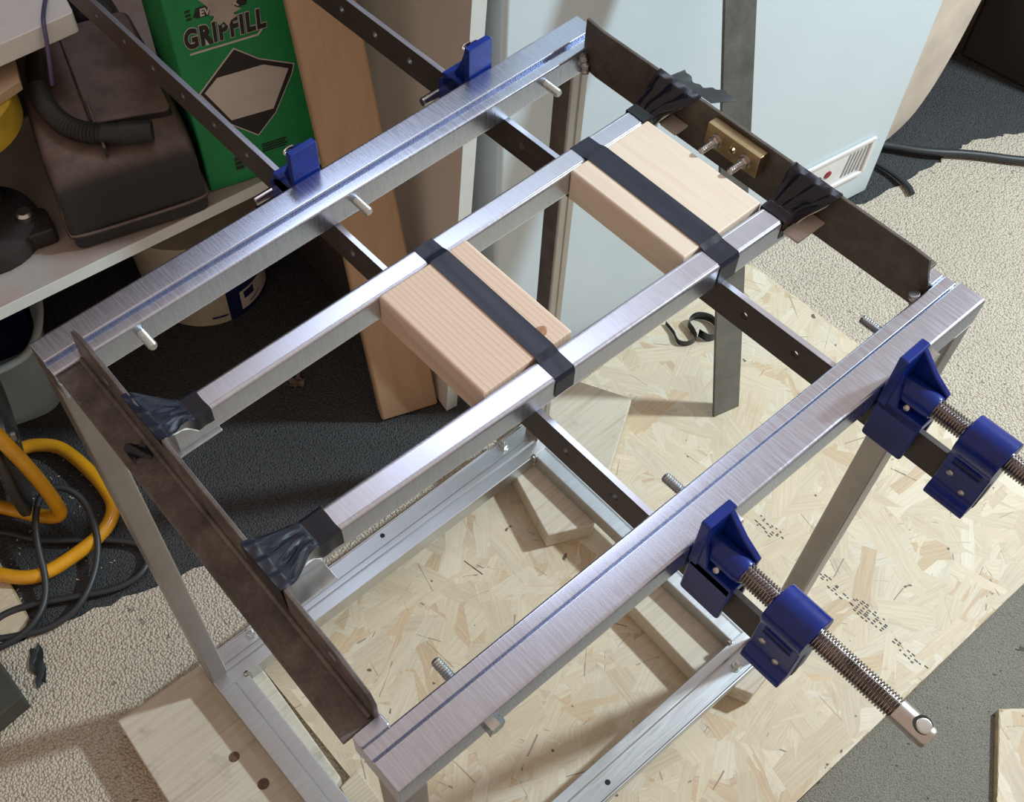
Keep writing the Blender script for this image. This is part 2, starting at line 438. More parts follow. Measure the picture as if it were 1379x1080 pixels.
def rail_profile(sgn, y0):
    p = [(0, 0), (W1, 0), (W1, LZ-.004), (W1+.0026, LZ-.004), (W1+.0026, LZ), (W2, LZ), (W2, RB), (0, RB)]
    p = fillet(p, [.0035, .0015, 0, 0, .0008, .0025, .003, .0035], 3)
    return [(y0 + sgn*a, b) for a, b in p]
STUDX = (.0905, .350, .613)
for sgn, y0, lab in ((1, 0.0, 'near long rail with ground top'), (-1, W, 'far long rail with bright ground top')):
    r = obj('long_rail', MB().prism(rail_profile(sgn, y0), 'x', 0, L), M_RAIL, frame, bevel=.0012)
    r['label'] = lab
    for x in STUDX:
        yi = y0 + sgn*W2; z = -.0185
        b = MB()
        # threaded shank through the rail, hexagon head outside
        yy0 = y0 + sgn*W2; tip = y0 + sgn*.0645
        prof = []; n = 18
        for k in range(n+1):
            prof.append((k/n*.0215, .0050 if k % 2 else .0043))
        prof.append((.0225, .0038))
        b.lathe(prof, (x, yy0 - sgn*.0002, z), (0, sgn, 0), 14)
        obj('bolt_shank', b, M_ZINC, r)
        obj('bolt_head', MB().hexa((x + (.011 if x > .2 and sgn > 0 else .001), y0, z), (0, -sgn, 0), .0085, .0075, random.uniform(0, 1)), M_ZINC, r)

# end angles ---------------------------------------------------------------
def angx(y): return .0245 + (y - .056)/.452*.0085
ol = [(.056, -.010), (.056, .018), (.063, .031), (.10, .0385), (.30, .0385), (.47, .0415), (.488, .039), (.503, .031), (.509, -.010)]
fl = MB().plate(ol, [(.4515, .010, .0065, .0055), (.1065, .0215, .0065, .0055)], 'x', 0, .0042)
fl.move(lambda p: (p.x + angx(p.y) - .0021, p.y, p.z))
hp = MB().prism([(.0018, .509), (.033, .509), (.0245, .0575), (-.0075, .0575)], 'z', -.0128, -.0088)
fl.add(hp.v, hp.f)
fl.tube([(angx(y)-.0035, y, -.0078) for y in (.06, .2, .35, .507)], .0035, 8)
e = obj('end_angle', fl, M_ANGLE2, frame, bevel=.0008); e['label'] = 'rusty brown left end angle with upright flange'
e2 = MB().plate([(.046, -.004), (.052, .010), (.056, .024), (.075, .0255), (.486, .0255), (.507, .0285), (.507, -.018), (.500, -.034), (.485, -.036), (.048, -.036), (.046, -.02)],
                [(.2815, .007, .0045, .0045)], 'x', .676, .6802)
e2.box(.680, .712, .060, .503, -.0128, -.0088)
e2 = obj('end_angle', e2, M_ANGLE, frame, bevel=.0008); e2['label'] = 'dark right end angle carrying the brass block'
# weld beads at the four inner corners
for (x, y, z) in ((.672, .499, -.022), (.670, .048, -.022)):
    wm = MB()
    wm.tube([(x-.002, y+.004, z+.010), (x, y, z), (x-.001, y-.003, z-.012)], lambda t: .0048 + .0012*math.sin(t*25), 8, smooth=2)
    obj('weld_bead', wm, M_LEG, frame)

for (x0, x1, lab) in ((0, .0285, 'short corner piece at the near left'), (.680, .70, 'short corner piece at the near right')):
    o = obj('corner_piece', MB().prism(fillet([(x0, .0446), (x1, .0446), (x1, .0572), (x0, .0572)], .002, 2), 'z', RB, LZ), M_RAIL, frame, bevel=.0015); o['label'] = lab
    o = obj('corner_piece', MB().prism(fillet([(x0, W-.0446), (x1, W-.0446), (x1, W-.0520), (x0, W-.0520)], .002, 2), 'z', RB, LZ-.009), M_RAIL, frame, bevel=.0015)
# legs ----------------------------------------------------------------------
dx, dy = .0277, .0289
for lx, ly, lab in ((0, W-dy, 'left far leg'), (L-dx, W-dy, 'right far leg'), (L-dx, 0, 'right near leg'), (0, 0, 'left near leg')):
    if not (lx > .1 and ly > .1):
        p = fillet([(lx, ly), (lx+dx, ly), (lx+dx, ly+dy), (lx, ly+dy)], .003, 3)
    else: p = fillet([(lx, ly), (lx+dx*.42, ly), (lx+dx*.46, ly+.0016), (lx+dx*.54, ly+.0016), (lx+dx*.58, ly), (lx+dx, ly), (lx+dx, ly+dy), (lx, ly+dy)],
               [.003, 0, 0, 0, 0, .003, .003, .003], 3)
    o = obj('leg', MB().prism(p, 'z', -H-.020, RB), M_LEG, frame, bevel=.0005)
    o['label'] = lab
# base ----------------------------------------------------------------------
BB = -.857; bt = -H
def base_rail(poly, axis, a0, a1, label, bolts, holes=()):
    o = obj('base_rail', MB().prism(fillet(poly, .0018, 2), axis, a0, a1), M_BASE, frame, bevel=.0006); o['label'] = label
    for (x, y, z) in bolts:
        b = MB().cyl((x, y, z), (x, y, z+.0016), .0098, 18).hexa((x, y, z+.0016), (0, 0, 1), .0078, .0065, .4).cyl((x, y, z+.008), (x, y, z+.019), .0038, 12)
        obj('bolt', b, M_ZINC, o)
    for (x, y, z) in holes:
        obj('hole_shade', MB().cyl((x, y, z-.001), (x, y, z+.0004), .0042, 16), M_HOLE, o)  # dark disc painted for the shade inside a hole
lz = bt - .009
base_rail([(.495, bt), (.5165, bt), (.5165, bt-.0022), (.5185, bt-.0022), (.5185, bt), (.530, bt), (.530, lz), (.5585, lz), (.5585, lz+.0025), (.5615, lz+.0025), (.5615, BB), (.495, BB)], 'x', .0, L, 'far base rail', [(.0932, .549, lz), (.6248, .549, lz)], [(.3588, .549, lz)])
base_rail([(.0496, bt), (.034, bt), (.034, lz), (.0035, lz), (.0035, lz+.0025), (0, lz+.0025), (0, BB), (.0496, BB)], 'x', .0, L, 'near base rail', [(.628, .019, lz)], [(.3543, .018, lz)])
for x0, s_, lab in ((0, 1, 'left base rail'), (L, -1, 'right base rail')):
    poly = [(x0, bt), (x0+s_*.026, bt), (x0+s_*.026, bt-.0020), (x0+s_*.028, bt-.0020), (x0+s_*.028, bt), (x0+s_*.0496, bt), (x0+s_*.0496, BB), (x0, BB)]
    o = obj('base_rail', MB().prism(fillet(poly, .0018, 2), 'y', .0490, .4956), M_BASE, frame, bevel=.0006); o['label'] = lab
for (x, y) in ((.0505, .4945), (L-.0505, .4945), (L-.0505, .0505)):
    obj('weld_bead', MB().tube([(x-.006, y, bt+.0008), (x, y, bt+.001), (x, y, -.845)], lambda t: .0042+.0008*math.sin(t*20), 8, smooth=2), M_LEG, frame)

# ================================================================== LOOSE CENTRE TUBES, BLOCKS, TAPE
def tube_prof(w, h, r=.004): return fillet([(-w/2, 0), (w/2, 0), (w/2, -h), (-w/2, -h)], r, 4)
def centre_tube(label, xa, ya, xb, yb, w):
    mb = MB().prism(tube_prof(w, .0325), 'x', xa, xb)
    for s_ in (-1, 1):      # pressed line along both top edges
        mb.prism(fillet([(s_*w*.36-.0006, .0003), (s_*w*.36+.0006, .0003), (s_*w*.36+.0006, -.001), (s_*w*.36-.0006, -.001)], .0003, 1), 'x', xa+.001, xb-.001)
    mb.move(lambda p: (p.x, p.y + ya + (yb-ya)*(p.x-xa)/(xb-xa), p.z))
    return finish(obj('steel_tube', mb, M_TUBE, None, bevel=.0005), label, 'steel tube', 'loose centre tubes')
YA = lambda x: .3848
YB = lambda x: .2135 - (x-.1)*.0255
centre_tube('loose bright steel tube on the far side of the wood blocks, taped at both ends', .048, YA(.05), .655, YA(.65), .0255)
centre_tube('loose bright steel tube on the near side of the wood blocks, taped at both ends', .046, YB(.046), .652, YB(.652), .0275)

def wood_block(label, x0, x1, y0, y1, z0, z1, mat):
    mb = MB().prism(fillet([(x0, z0), (x1, z0), (x1, z1), (x0, z1)], [.002, .002, .0035, .0035], 3), 'y', y0, y1)
    return finish(obj('wood_block', mb, mat, None, bevel=.0012), label, 'wood block', 'spacer blocks')
wood_block('pine spacer block with a knot, strapped between the centre tubes near the middle', .2785, .3875, .2235, .3715, -.0362, .0025, M_BLOCK)
wood_block('pale pine spacer block strapped between the centre tubes beside the brass block', .5265, .637, .2170, .3715, -.0362, .0025, M_BLOCK2)
# knot on the first block, a part of it
kb = [o for o in C.objects if o.name == 'wood_block'][0]
kn = obj('knot', MB().prism([(.363+.0085*math.cos(t)*(1+.1*math.sin(3*t)), .2415+.006*math.sin(t)) for t in [2*math.pi*k/20 for k in range(20)]], 'z', .0020, .00275), plain('pine_knot', (.36, .19, .10), .5, 0, .25, 200), kb, smooth=0)

def strap(label, xa, xb, far_drop, near_drop):
    ya0 = YA(0)+.0132; 
    def path(x):
        yb0 = YB(x)-.0142
        return [(ya0+.0004, -far_drop), (ya0+.0004, -.006), (ya0-.0015, .0006), (ya0-.018, .0009), (ya0-.0268, .0036), ((ya0+yb0)/2, .0036), (yb0+.031, .0036), (yb0+.022, .0010), (yb0+.002, .0007), (yb0-.0005, -.004), (yb0-.0006, -near_drop)]
    def fn(u, v):
        x = xa + (xb-xa)*v; P = path(x); k = u*(len(P)-1); i = min(int(k), len(P)-2); t = k-i
        y = P[i][0]*(1-t)+P[i+1][0]*t; z = P[i][1]*(1-t)+P[i+1][1]*t
        return (x + .0012*math.sin(u*5), y, z + .0002*math.sin(v*9+u*14))
    return finish(obj('tape_strap', MB().sheet(fn, 60, 6, .0004), M_STRAP, None, smooth=50), label, 'tape', 'tape straps over the blocks')
strap('navy-black tape strap across the knotty wood block', .3400, .3630, .026, .026)
strap('navy-black tape strap across the pale wood block beside the brass block', .5490, .5745, .022, .030)

def corner_tape(label, xm, ym0, ym1, xf, yf0, yf1, zf, drop, fold_x, fold, ph, flap=0.0):
    """tape stuck on a tube top (x = xm), stretched up over the flange edge and folded down its outer side"""
    s_ = 1 if xf > xm else -1
    ym = (ym0+ym1)/2
    def fn(u, v):
        # v across (near edge -> far edge), u along tube -> flange
        e0, e1 = .12, .88
        if v < e0 or v > e1:                    # side drapes
            t = (e0-v)/e0 if v < e0 else (v-e1)/(1-e1)
            ymv = (ym0-.0006 if v < e0 else ym1+.0006); yfv = (yf0 if v < e0 else yf1)
            side = -1 if v < e0 else 1
        else:
            t = 0; q = (v-e0)/(e1-e0); ymv = ym0+(ym1-ym0)*q; yfv = yf0+(yf1-yf0)*q; side = 0
        if u < .40:
            k = u/.40; x = xm + (xf-xm)*.32*k; y = ymv; z = .0012
        elif u < .80:
            k = (u-.40)/.40; kk = k*k*(3-2*k)
            x = xm + (xf-xm)*(.32+.68*k); y = ymv + (yfv-ymv)*kk; z = .0012 + (zf+.0012-.0012)*(k**1.05)
            z += (.0024*math.sin(v*24+ph)+.0009*math.sin(v*53+k*4))*math.sin(k*math.pi)
        else:
            k = (u-.80)/.20; x = xf + s_*(.0048 + fold_x*k); y = yfv; z = zf+.0012 - fold*k
        if side:
            dz = drop*(1-max(0, (u-.40)/.40)) if u < .80 else 0
            z -= t*dz; y += side*.0004 + side*.0003*t*math.sin(u*22+ph)
            if u >= .40: y += side*-.004*t*math.sin((u-.4)*5)
        return (x + .0003*math.sin(v*9+ph)*(1 if u < .05 else 0), y, z)
    o = finish(obj('tape_patch', MB().sheet(fn, 40, 34, .0004), M_TAPE, None, smooth=60), label, 'tape', 'tape patches at the tube ends')
    # pale backing paper showing along one torn edge
    if side_liner:
        pts = [fn(u, 0.0) for u in (.40, .46, .52, .58, .64, .70, .76)]
        obj('torn_edge', MB().tube([(p[0], p[1]-.0006, p[2]) for p in pts], lambda t: .0007+.0004*math.sin(t*23), 6), M_LINER, o)
    return o
side_liner = True
corner_tape('glossy wrinkled black tape on the far tube at the rusty left angle', .087, .3722, .3976, .0312, .345, .405, .0405, .018, -.002, .014, .3)
corner_tape('black tape with crumpled side on the near tube at the rusty left angle', .1005, .1995, .2270, .0275, .168, .222, .0395, .022, -.002, .040, 1.7)
corner_tape('black tape on the far tube beside the brass block', .632, .3722, .3976, .6745, .343, .400, .0262, .018, .0, .012, 2.4)
corner_tape('black tape on the near tube below the brass block', .634, .1862, .2140, .6745, .160, .218, .0262, .024, .0, .010, 4.0)
# the loose flap standing out behind the dark angle
def flapfn(u, v): return (.6806+(.024+.004*math.sin(v*5+1)+.0015*math.sin(v*31))*u, .330+.056*v-.010*u*(1-v), .0262-.007*u+.003*math.sin(v*7)*u)
finish(obj('tape_flap', MB().sheet(flapfn, 10, 48, .0005), tape_mat('matt_tape_back', (.007, .010, .012), .6, .3), None, smooth=60), 'ragged black tape flap sticking out behind the dark right angle', 'tape')
def scrapfn(u, v): return (.006+.018*u, .372+.020*v+.004*math.sin(u*6), -.0082+.0006*math.sin(u*9+v*5))
finish(obj('tape_scrap', MB().sheet(scrapfn, 8, 8, .0004), M_TAPE, None), 'short torn tape end lying on the rusty left angle', 'tape')

def packer(label, x0, x1, y0, y1, z0, z1, mat):
    return finish(obj('packing_strip', MB().box(x0, x1, y0, y1, z0, z1), mat, None, bevel=.0005), label, 'packing strip', 'packing strips under the tube ends')
packer('pale metal packing strip under the far tube by the left angle', .036, .0905, .3685, .4120, -.0352, -.0330, M_ALU)
packer('pale ribbed packing strip under the near tube by the left angle', .034, .0790, .1810, .2340, -.0352, -.0330, M_ALU)
packer('taupe packing strip under the near tube by the dark right angle', .636, .6755, .1650, .1846, -.0150, -.0120, M_TAUPE)
packer('taupe packing strip under the far tube by the dark right angle', .656, .6755, .3480, .3700, -.0150, -.0120, M_TAUPE)

# brass block ---------------------------------------------------------------
bt_ = thing('brass_block', 'small drilled brass block bolted to the dark right angle', 'brass block', (.670, .2815, -.007))
obj('body', MB().plate([(.2475, -.0065), (.3165, -.0065), (.3165, .0205), (.2475, .0205)], [(.2815, .007, .0048, .0048)], 'x', .6635, .6758, 16), M_BRASS, bt_, bevel=.0006)
for y in (.3015, .2630):
    obj('nut', MB().cyl((.6635, y, .0065), (.6622, y, .0065), .0075, 16).hexa((.6622, y, .0065), (-1, 0, 0), .0066, .0055, .3), M_WORN, bt_)
    prof = [(k/16*.021, .0037 if k % 2 else .0032) for k in range(17)] + [(.0218, .0026)]
    obj('threaded_stud', MB().lathe(prof, (.661, y, .0065), (-1, 0, 0), 12), M_WORN, bt_)

# ================================================================== SASH CLAMPS
def sash_clamp(name, label, x0, rot, y_end, first_hole):
    t = thing(name, label, 'clamp', (x0, 0, -.077), rot, 'blue sash clamps across the frame')
    z0 = .077          # local z of the frame's top plane
    holes = []
    y = first_hole
    while y < y_end - .02: holes.append((y, .0215, .0042, .0048)); y += .0635
    obj('bar', MB().plate([(-.118, 0), (y_end, 0), (y_end, .0405), (-.118, .0405)], holes, 'x', -.003, .003), M_BAR, t, bevel=.0005, local=True)
    obj('ground_edge', MB().box(-.0029, .0029, .047, y_end-.001, .0404, .0407), M_TUBE, t, local=True)
    # moving jaw ------------------------------------------------------------
    j = MB()
    j.prism(fillet([(-.0165, z0-.020), (.0165, z0-.020), (.0165, z0+.0445), (-.0165, z0+.0445)], .002, 2), 'y', -.0098, -.0006)
    for s_ in (-1, 1):
        j.prism(fillet([(-.0012, .006), (-.0445, .006), (-.0460, z0-.014), (-.0012, z0-.014)], .003, 2), 'x', s_*.0095, s_*.0155)
    j.box(-.0155, .0155, -.0460, -.002, z0-.026, z0-.013)
    j.prism([(-.009, z0+.041), (-.009, z0-.014), (-.045, z0-.014), (-.046, z0+.010), (-.028, z0+.022)], 'x', .0085, .0145)
    j.prism([(-.009, z0+.030), (-.009, z0-.014), (-.020, z0-.014)], 'x', -.0155, -.0115)
    jo = obj('moving_jaw', j, M_BLUE, t, bevel=.0014, local=True, seg=3)
    obj('screw_boss', MB().lathe([(0, .0125), (.030, .0125), (.035, .0115), (.036, .009)], (0, -.0095, z0), (0, -1, 0), 24), M_BLUE, jo, local=True)
    obj('rivet', MB().lathe([(0, .003), (.002, .0028), (.003, .001)], (-.0118, -.026, z0-.008), (-1, 0, .8), 12), M_WORN, jo, local=True)
    # fixed head ------------------------------------------------------------
    arc = [(.0195*math.cos(a), z0-.001 + .0195*math.sin(a)) for a in [math.radians(-20 + 220*k/16) for k in range(17)]]
    poly = arc + [(-.0162, z0-.013), (-.0146, z0-.018), (-.0146, .019), (-.0205, .012), (-.0220, .004), (-.0205, .0), (-.0120, .0), (.0120, .0), (.0146, .004), (.0146, z0-.018)]
    fh = obj('fixed_head', MB().prism(poly, 'y', -.1175, -.0770), M_BLUE, t, bevel=.0012, local=True, seg=3)
    for zz in (z0-.0195, z0-.0268):
        obj('rib', MB().tube([(-.0148, -.083, zz), (-.0152, -.086, zz), (-.0152, -.108, zz), (-.0148, -.111, zz)], .0010, 8), M_BLUE, fh, local=True)
    obj('slot_shade', MB().prism(fillet([(-.0832, z0-.0255), (-.1105, z0-.0255), (-.1105, z0-.0208), (-.0832, z0-.0208)], .002, 2), 'x', -.0150, -.0140), plain('slot_shadow_blue', (.004, .009, .05), .4), fh, local=True)  # darker blue strip on the face, painted as shade in a slot
    for (yy, zz) in ((-.0868, z0-.0395), (-.1040, z0-.0525)):
        obj('rivet', MB().lathe([(0, .0036), (.0012, .0034), (.0022, .0022), (.0026, .0005)], (-.0144, yy, zz), (-1, 0, 0), 14), M_WORN, fh, local=True)
    # screw -----------------------------------------------------------------
    n = 20; rows = []; pitch = .0027; ya, yb = -.040, -.194; K = int((ya-yb)/pitch*5)
    vs = []; fs = []
    for k in range(K+1):
        yy = ya + (yb-ya)*k/K
        for i in range(n):
            ph = (yy/pitch + i/n) % 1.0
            rr = .0078 + .0020*max(0, min(1, (1-abs(2*ph-1))*2.2-.45))
            a = 2*math.pi*i/n; vs.append((rr*math.cos(a), yy, z0 + rr*math.sin(a)))
    for k in range(K):
        fs += [(k*n+i, k*n+(i+1) % n, (k+1)*n+(i+1) % n, (k+1)*n+i) for i in range(n)]
    sc = obj('screw', MB().add(vs, fs), M_SCREW, t, smooth=35, local=True)
    obj('screw_end', MB().lathe([(0, .0098), (.028, .0098), (.0305, .0088), (.031, .005)], (0, -.1935, z0), (0, -1, 0), 28), M_WORN, sc, local=True)
    obj('cross_pin', MB().lathe([(0, .0062), (.0205, .0062), (.0212, .005)], (0, -.2125, z0-.0106), (0, -.12, 1), 20), M_WORN, sc, local=True)
    obj('pin_shade_ring', MB().lathe([(0, .0076), (.0003, .0076)], (0, -.2137, z0+.00955), (0, -.12, 1), 20), M_HOLE, sc, local=True)  # flat dark disc, shade around the pin put into colour
    # tail slide with its peg -------------------------------------------------
    s2 = MB()
    ya = W + .0006
    s2.prism(fillet([(-.0165, .036), (.0165, .036), (.0165, z0+.0355), (-.0165, z0+.0355)], .002, 2), 'y', ya, ya+.0078)
    for q in (-1, 1):
        s2.prism(fillet([(ya+.001, .002), (ya+.052, .002), (ya+.054, .043), (ya+.030, z0-.018), (ya+.001, z0-.018)], .004, 3), 'x', q*.0095, q*.0150)
    s2.box(-.015, .015, ya+.001, ya+.046, .0405, z0-.020)
    s2.prism(fillet([(ya+.004, .050), (ya+.040, .050), (ya+.024, z0+.004), (ya+.016, z0+.030), (ya+.004, z0+.034)], .004, 3), 'x', -.006, .006)
    ts = obj('tail_slide', s2, M_BLUE, t, bevel=.0014, local=True, seg=3)
    obj('worn_lip', MB().tube([(-.0145, ya+.0085, z0+.031), (-.016, ya+.013, z0+.031), (-.009, ya+.0150, z0+.032), (-.004, ya+.012, z0+.034)], .0016, 8, smooth=2), M_WORN, ts, local=True)
    obj('peg', MB().lathe([(0, .0046), (.0015, .0052), (.062, .0052), (.0635, .0046)], (-.037, .602, .0205), (1, 0, 0), 16), M_SCREW, t, local=True)
    return t
sash_clamp('sash_clamp', 'blue sash clamp whose screw end reaches nearest the bottom right', .324, 0.0, 1.06, .0933-.0635*3)
sash_clamp('sash_clamp', 'blue sash clamp nearer the dark right angle and the freezer', .5665, .016, .862, .0925-.0635*3)

# ================================================================== ON THE FLOOR
def osb_panel(name, label, poly, z0, z1, n_flakes, seed, edge_mat=None, parts=True):
    """board of overlapping pressed wood flakes, each flake a thin irregular chip on the surface"""
    rnd = random.Random(seed)
    xs = [p[0] for p in poly]; ys = [p[1] for p in poly]
    x0, x1, y0, y1 = min(xs), max(xs), min(ys), max(ys)
    t = obj(name, MB().prism(poly, 'z', z0, z1-.0012), M_OSBCORE, None, smooth=0, z_off=False)
    finish(t, label, 'board')
    def inside(px, py):
        c = False; j = len(poly)-1
        for i in range(len(poly)):
            if ((poly[i][1] > py) != (poly[j][1] > py)) and px < (poly[j][0]-poly[i][0])*(py-poly[i][1])/(poly[j][1]-poly[i][1])+poly[i][0]: c = not c
            j = i
        return c
    pal = [(.59, .51, .37), (.57, .48, .34), (.61, .53, .39), (.58, .49, .35), (.60, .52, .38), (.61, .54, .41), (.53, .41, .27), (.60, .52, .38), (.57, .49, .36), (.59, .50, .36), (.63, .57, .45)]
    V = []; F = []; UV = []; COL = []
    def chip(cx, cy, ln, wd, a, z, col):
        k = len(V); ca, sa = math.cos(a), math.sin(a); pts = []
        nl = 4
        top = [(-.5+i/nl, .5+rnd.uniform(-.14, .10)) for i in range(nl+1)]; bot = [(.5-i/nl, -.5+rnd.uniform(-.10, .14)) for i in range(nl+1)]
        sk = rnd.uniform(-.25, .25)
        loop = top + bot
        tilt = rnd.uniform(-.00012, .00012)
        for (u, v) in loop:
            uu = u + sk*v*wd/ln*1.5 + rnd.uniform(-.03, .03)
            px, py = cx + ca*uu*ln - sa*v*wd, cy + sa*uu*ln + ca*v*wd
            px = min(max(px, x0), x1); py = min(max(py, y0), y1); gq = 0
            while not inside(px, py) and gq < 12: px += (cx-px)*.25; py += (cy-py)*.25; gq += 1
            pts.append((px, py, z + tilt*v)); UV.append((uu*ln + cx*7, v*wd + cy*5))
        V.extend(pts); F.append(tuple(range(k+len(loop)-1, k-1, -1))); COL.append(col)
    cells = []
    for i in range(n_flakes):
        for _ in range(20):
            cx, cy = rnd.uniform(x0, x1), rnd.uniform(y0, y1)
            if inside(cx, cy): break
        ln = rnd.uniform(.06, .15); wd = rnd.uniform(.018, .055); a = rnd.gauss(.5, .75) + (0 if rnd.random() < .7 else 1.4)
        c = rnd.choice(pal); br = rnd.uniform(.93, 1.07)
        chip(cx, cy, ln, wd, a, z1-.0012 + .0012*i/n_flakes, tuple(q*br for q in c))
        br2 = rnd.choice((.40, .55, .8, 1.06, .6))
        sx_, sy_ = cx+rnd.uniform(-.03, .03), cy+rnd.uniform(-.03, .03)
        if rnd.random() < .70 and inside(sx_, sy_):      # slivers
            chip(sx_, sy_, rnd.uniform(.015, .07), rnd.uniform(.0006, .003), rnd.uniform(0, 3), z1-.0012 + .0012*(i+.5)/n_flakes, tuple(q*br2 for q in c))
    org = WORLD[t]
    me = bpy.data.meshes.new('wood_flakes'); me.from_pydata([tuple(Vector(p)-org) for p in V], [], F); me.update()
    at = me.attributes.new('flake', 'FLOAT_COLOR', 'FACE')
    for i, c in enumerate(COL): at.data[i].color = (*c, 1)
    ul = me.uv_layers.new(name='UVMap')
    for p in me.polygons:
        for li in p.loop_indices: ul.data[li].uv = UV[me.loops[li].vertex_index]
    me.materials.append(M_OSB)
    fo = bpy.data.objects.new('wood_flakes', me); C.objects.link(fo); fo.parent = t; fo['kind'] = 'stuff'
    return t
OSB_T = .0150
osb = osb_panel('osb_board', 'large pressed-flake board on the carpet under the frame', [(.080, -.172), (1.312, -.182), (1.310, .575), (1.285, .592), (.080, .592)], .002, OSB_T, 5200, 3)
# rows of printed ink along the board
ink = MB()
rnd = random.Random(5)
for (ya, yb, rows) in ((.195, .135, 5), (.085, -.02, 4), (-.02, -.085, 6), (-.105, -.165, 3)):
    y = ya
    while y > yb:
        for r_ in range(rows):
            if rnd.random() < .62:
                x = .876 + r_*.0046 + rnd.uniform(-.001, .001); l_ = rnd.uniform(.003, .007)
                ink.prism([(x, y), (x+.0022, y), (x+.0022, y-l_), (x, y-l_)], 'z', OSB_T+.0001, OSB_T+.00025)
        y -= .0085
io = obj('printed_ink', ink, plain('board_ink', (.05, .055, .06), .7), osb, smooth=0, z_off=False); io['kind'] = 'stuff'
finish(obj('ink_line', MB().prism([(.452, .452), (.4535, .4515), (.4605, .412), (.459, .412)], 'z', OSB_T+.0001, OSB_T+.0003), M_INK, osb, smooth=0, z_off=False))
osb_panel('osb_offcut', 'flake-board offcut lying on the grey carpet in the bottom right corner', [(.914, -.283), (1.06, -.40), (.90, -.55), (.73, -.41)], .002, .017, 260, 9)
osb_panel('osb_sliver', 'narrow flake-board offcut beside the yellow cable reel', [(-.150, 1.000), (-.165, .850), (-.186, .832), (-.42, .84), (-.42, 1.03)], -.003, .006, 160, 12)

def plank(name, label, poly, z0, z1, mat, cat='wood packer'):
    return finish(obj(name, MB().prism(poly, 'z', z0, z1), mat, None, bevel=.0025), label, cat, 'wooden packers under the frame')
plank('wood_packer', 'wide weathered wood packer on the carpet under the left base rail', [(-.146, .577), (.002, .570), (.078, .560), (.064, .283), (-.166, .180)], -.9135, -.857, M_PLANK)
plank('wood_packer', 'pale wood packer under the far right corner of the base', [(.614, .510), (.575, .381), (.647, .346), (.878, .485), (.800, .640)], -.8995, -.857, M_PLANK)
plank('wood_packer', 'pale wood packer under the near right corner of the base', [(.592, .232), (.690, .232), (.720, -.012), (.625, -.026), (.585, .055)], -.8995, -.857, M_PLANK)
plank('wood_packer', 'small ribbed wood packer beside the left base rail at the bottom', [(.056, .279), (.0936, .2835), (.0901, .17), (.03, .17)], -.8995, -.880, M_CHIP)
# knots on the wide packer
pk = [o for o in C.objects if o.name == 'wood_packer'][0]
for (x, y, r_) in ((-.040, .412, .008), (-.030, .350, .0085)):
    obj('knot', MB().prism([(x+r_*math.cos(t)*1.1, y+r_*math.sin(t)) for t in [2*math.pi*k/18 for k in range(18)]], 'z', -.8572, -.8568), plain('dark_knot', (.12, .07, .045), .6, 0, .3, 150), pk, smooth=0)

# curl of tape on the board
def curl(u, v):
    P = [(1.072, .582), (1.066, .556), (1.056, .535), (1.064, .520), (1.085, .516), (1.094, .530), (1.102, .552), (1.125, .552), (1.140, .528), (1.128, .498), (1.104, .500), (1.098, .522)]
    k = u*(len(P)-1); i = min(int(k), len(P)-2); t = k-i
    p0, p1, p2, p3 = P[max(i-1, 0)], P[i], P[i+1], P[min(i+2, len(P)-1)]
    q = [.5*((2*b)+(-a+c)*t+(2*a-5*b+4*c-d)*t*t+(-a+3*b-3*c+d)*t**3) for a, b, c, d in zip(p0, p1, p2, p3)]
    return (q[0], q[1], OSB_T-ZT+.0006 + .022*v*(.45+.55*min(1, u*1.6)))
finish(obj('tape_curl', MB().sheet(curl, 60, 3, .0005), M_TAPE, None, smooth=60), 'loose curl of black tape lying on the flake board', 'tape')

# flat steel bar leaning towards the freezer
def bar_pt(s, t): 
    a = Vector((.985, .376, OSB_T-ZT)); b = Vector((1.037, .363, OSB_T-ZT)); a2 = Vector((.976, .566, -.02)); b2 = Vector((1.0455, .5655, -.05))
    p = a.lerp(b, s); q = a2.lerp(b2, s); return p.lerp(q, t)
mb = MB()
c0 = [bar_pt(0, 0), bar_pt(1, 0), bar_pt(1, 1.40), bar_pt(0, 1.40)]     # its top rests on the freezer's front
off = Vector((.1, .97, -.2)).normalized()*.005
mb.add(c0 + [p+off for p in c0], [(0,1,2,3),(7,6,5,4),(0,4,5,1),(1,5,6,2),(2,6,7,3),(3,7,4,0)])
finish(obj('flat_steel_bar', mb, M_FLAT, None, bevel=.0006), 'long dark flat steel bar leaning from the board against the freezer', 'steel bar')

# ================================================================== FREEZER AND THE BOARDS BESIDE IT
fz = thing('freezer', 'white freezer with a ventilation grille low on its front', 'freezer', (1.643, .559, -.915), math.radians(-9))
obj('body', MB().box(-.917, 0, 0, .56, .004, 1.46), M_WHITE, fz, bevel=.008, local=True, seg=4)
gp = MB()
px0, px1, pz0, pz1 = -.232, -.046, .086, .174
gp.plate([(px0, pz0), (px1, pz0), (px1, pz1), (px0, pz1)], [], 'y', -.0022, .001)
g = obj('control_panel', gp, M_WHITEPL, fz, bevel=.001, local=True)
for (a, b, c, d) in ((px0, px1, pz1-.006, pz1+.004), (px0, px1, pz0-.004, pz0+.006), (px1-.008, px1+.003, pz0, pz1)):
    obj('rim', MB().box(a, b, -.007, -.0015, c, d), M_WHITEPL, g, bevel=.002, local=True)
for k in range(5):
    x = -.108 + .0095*k
    obj('grille_slot_shade', MB().prism([(x, .100), (x+.004, .100), (x+.010, .158), (x+.006, .158)], 'y', -.0032, -.002), plain('grille_shadow', (.30, .30, .30), .6), g, local=True, smooth=0)  # grey strips on the panel colour in the shade of the slots
obj('recess_shade', MB().box(-.064, -.055, -.0030, -.002, .094, .166), plain('recess_shade_grey', (.52, .52, .51), .5), g, local=True)  # greyer strip standing proud, a recess's shade given as colour
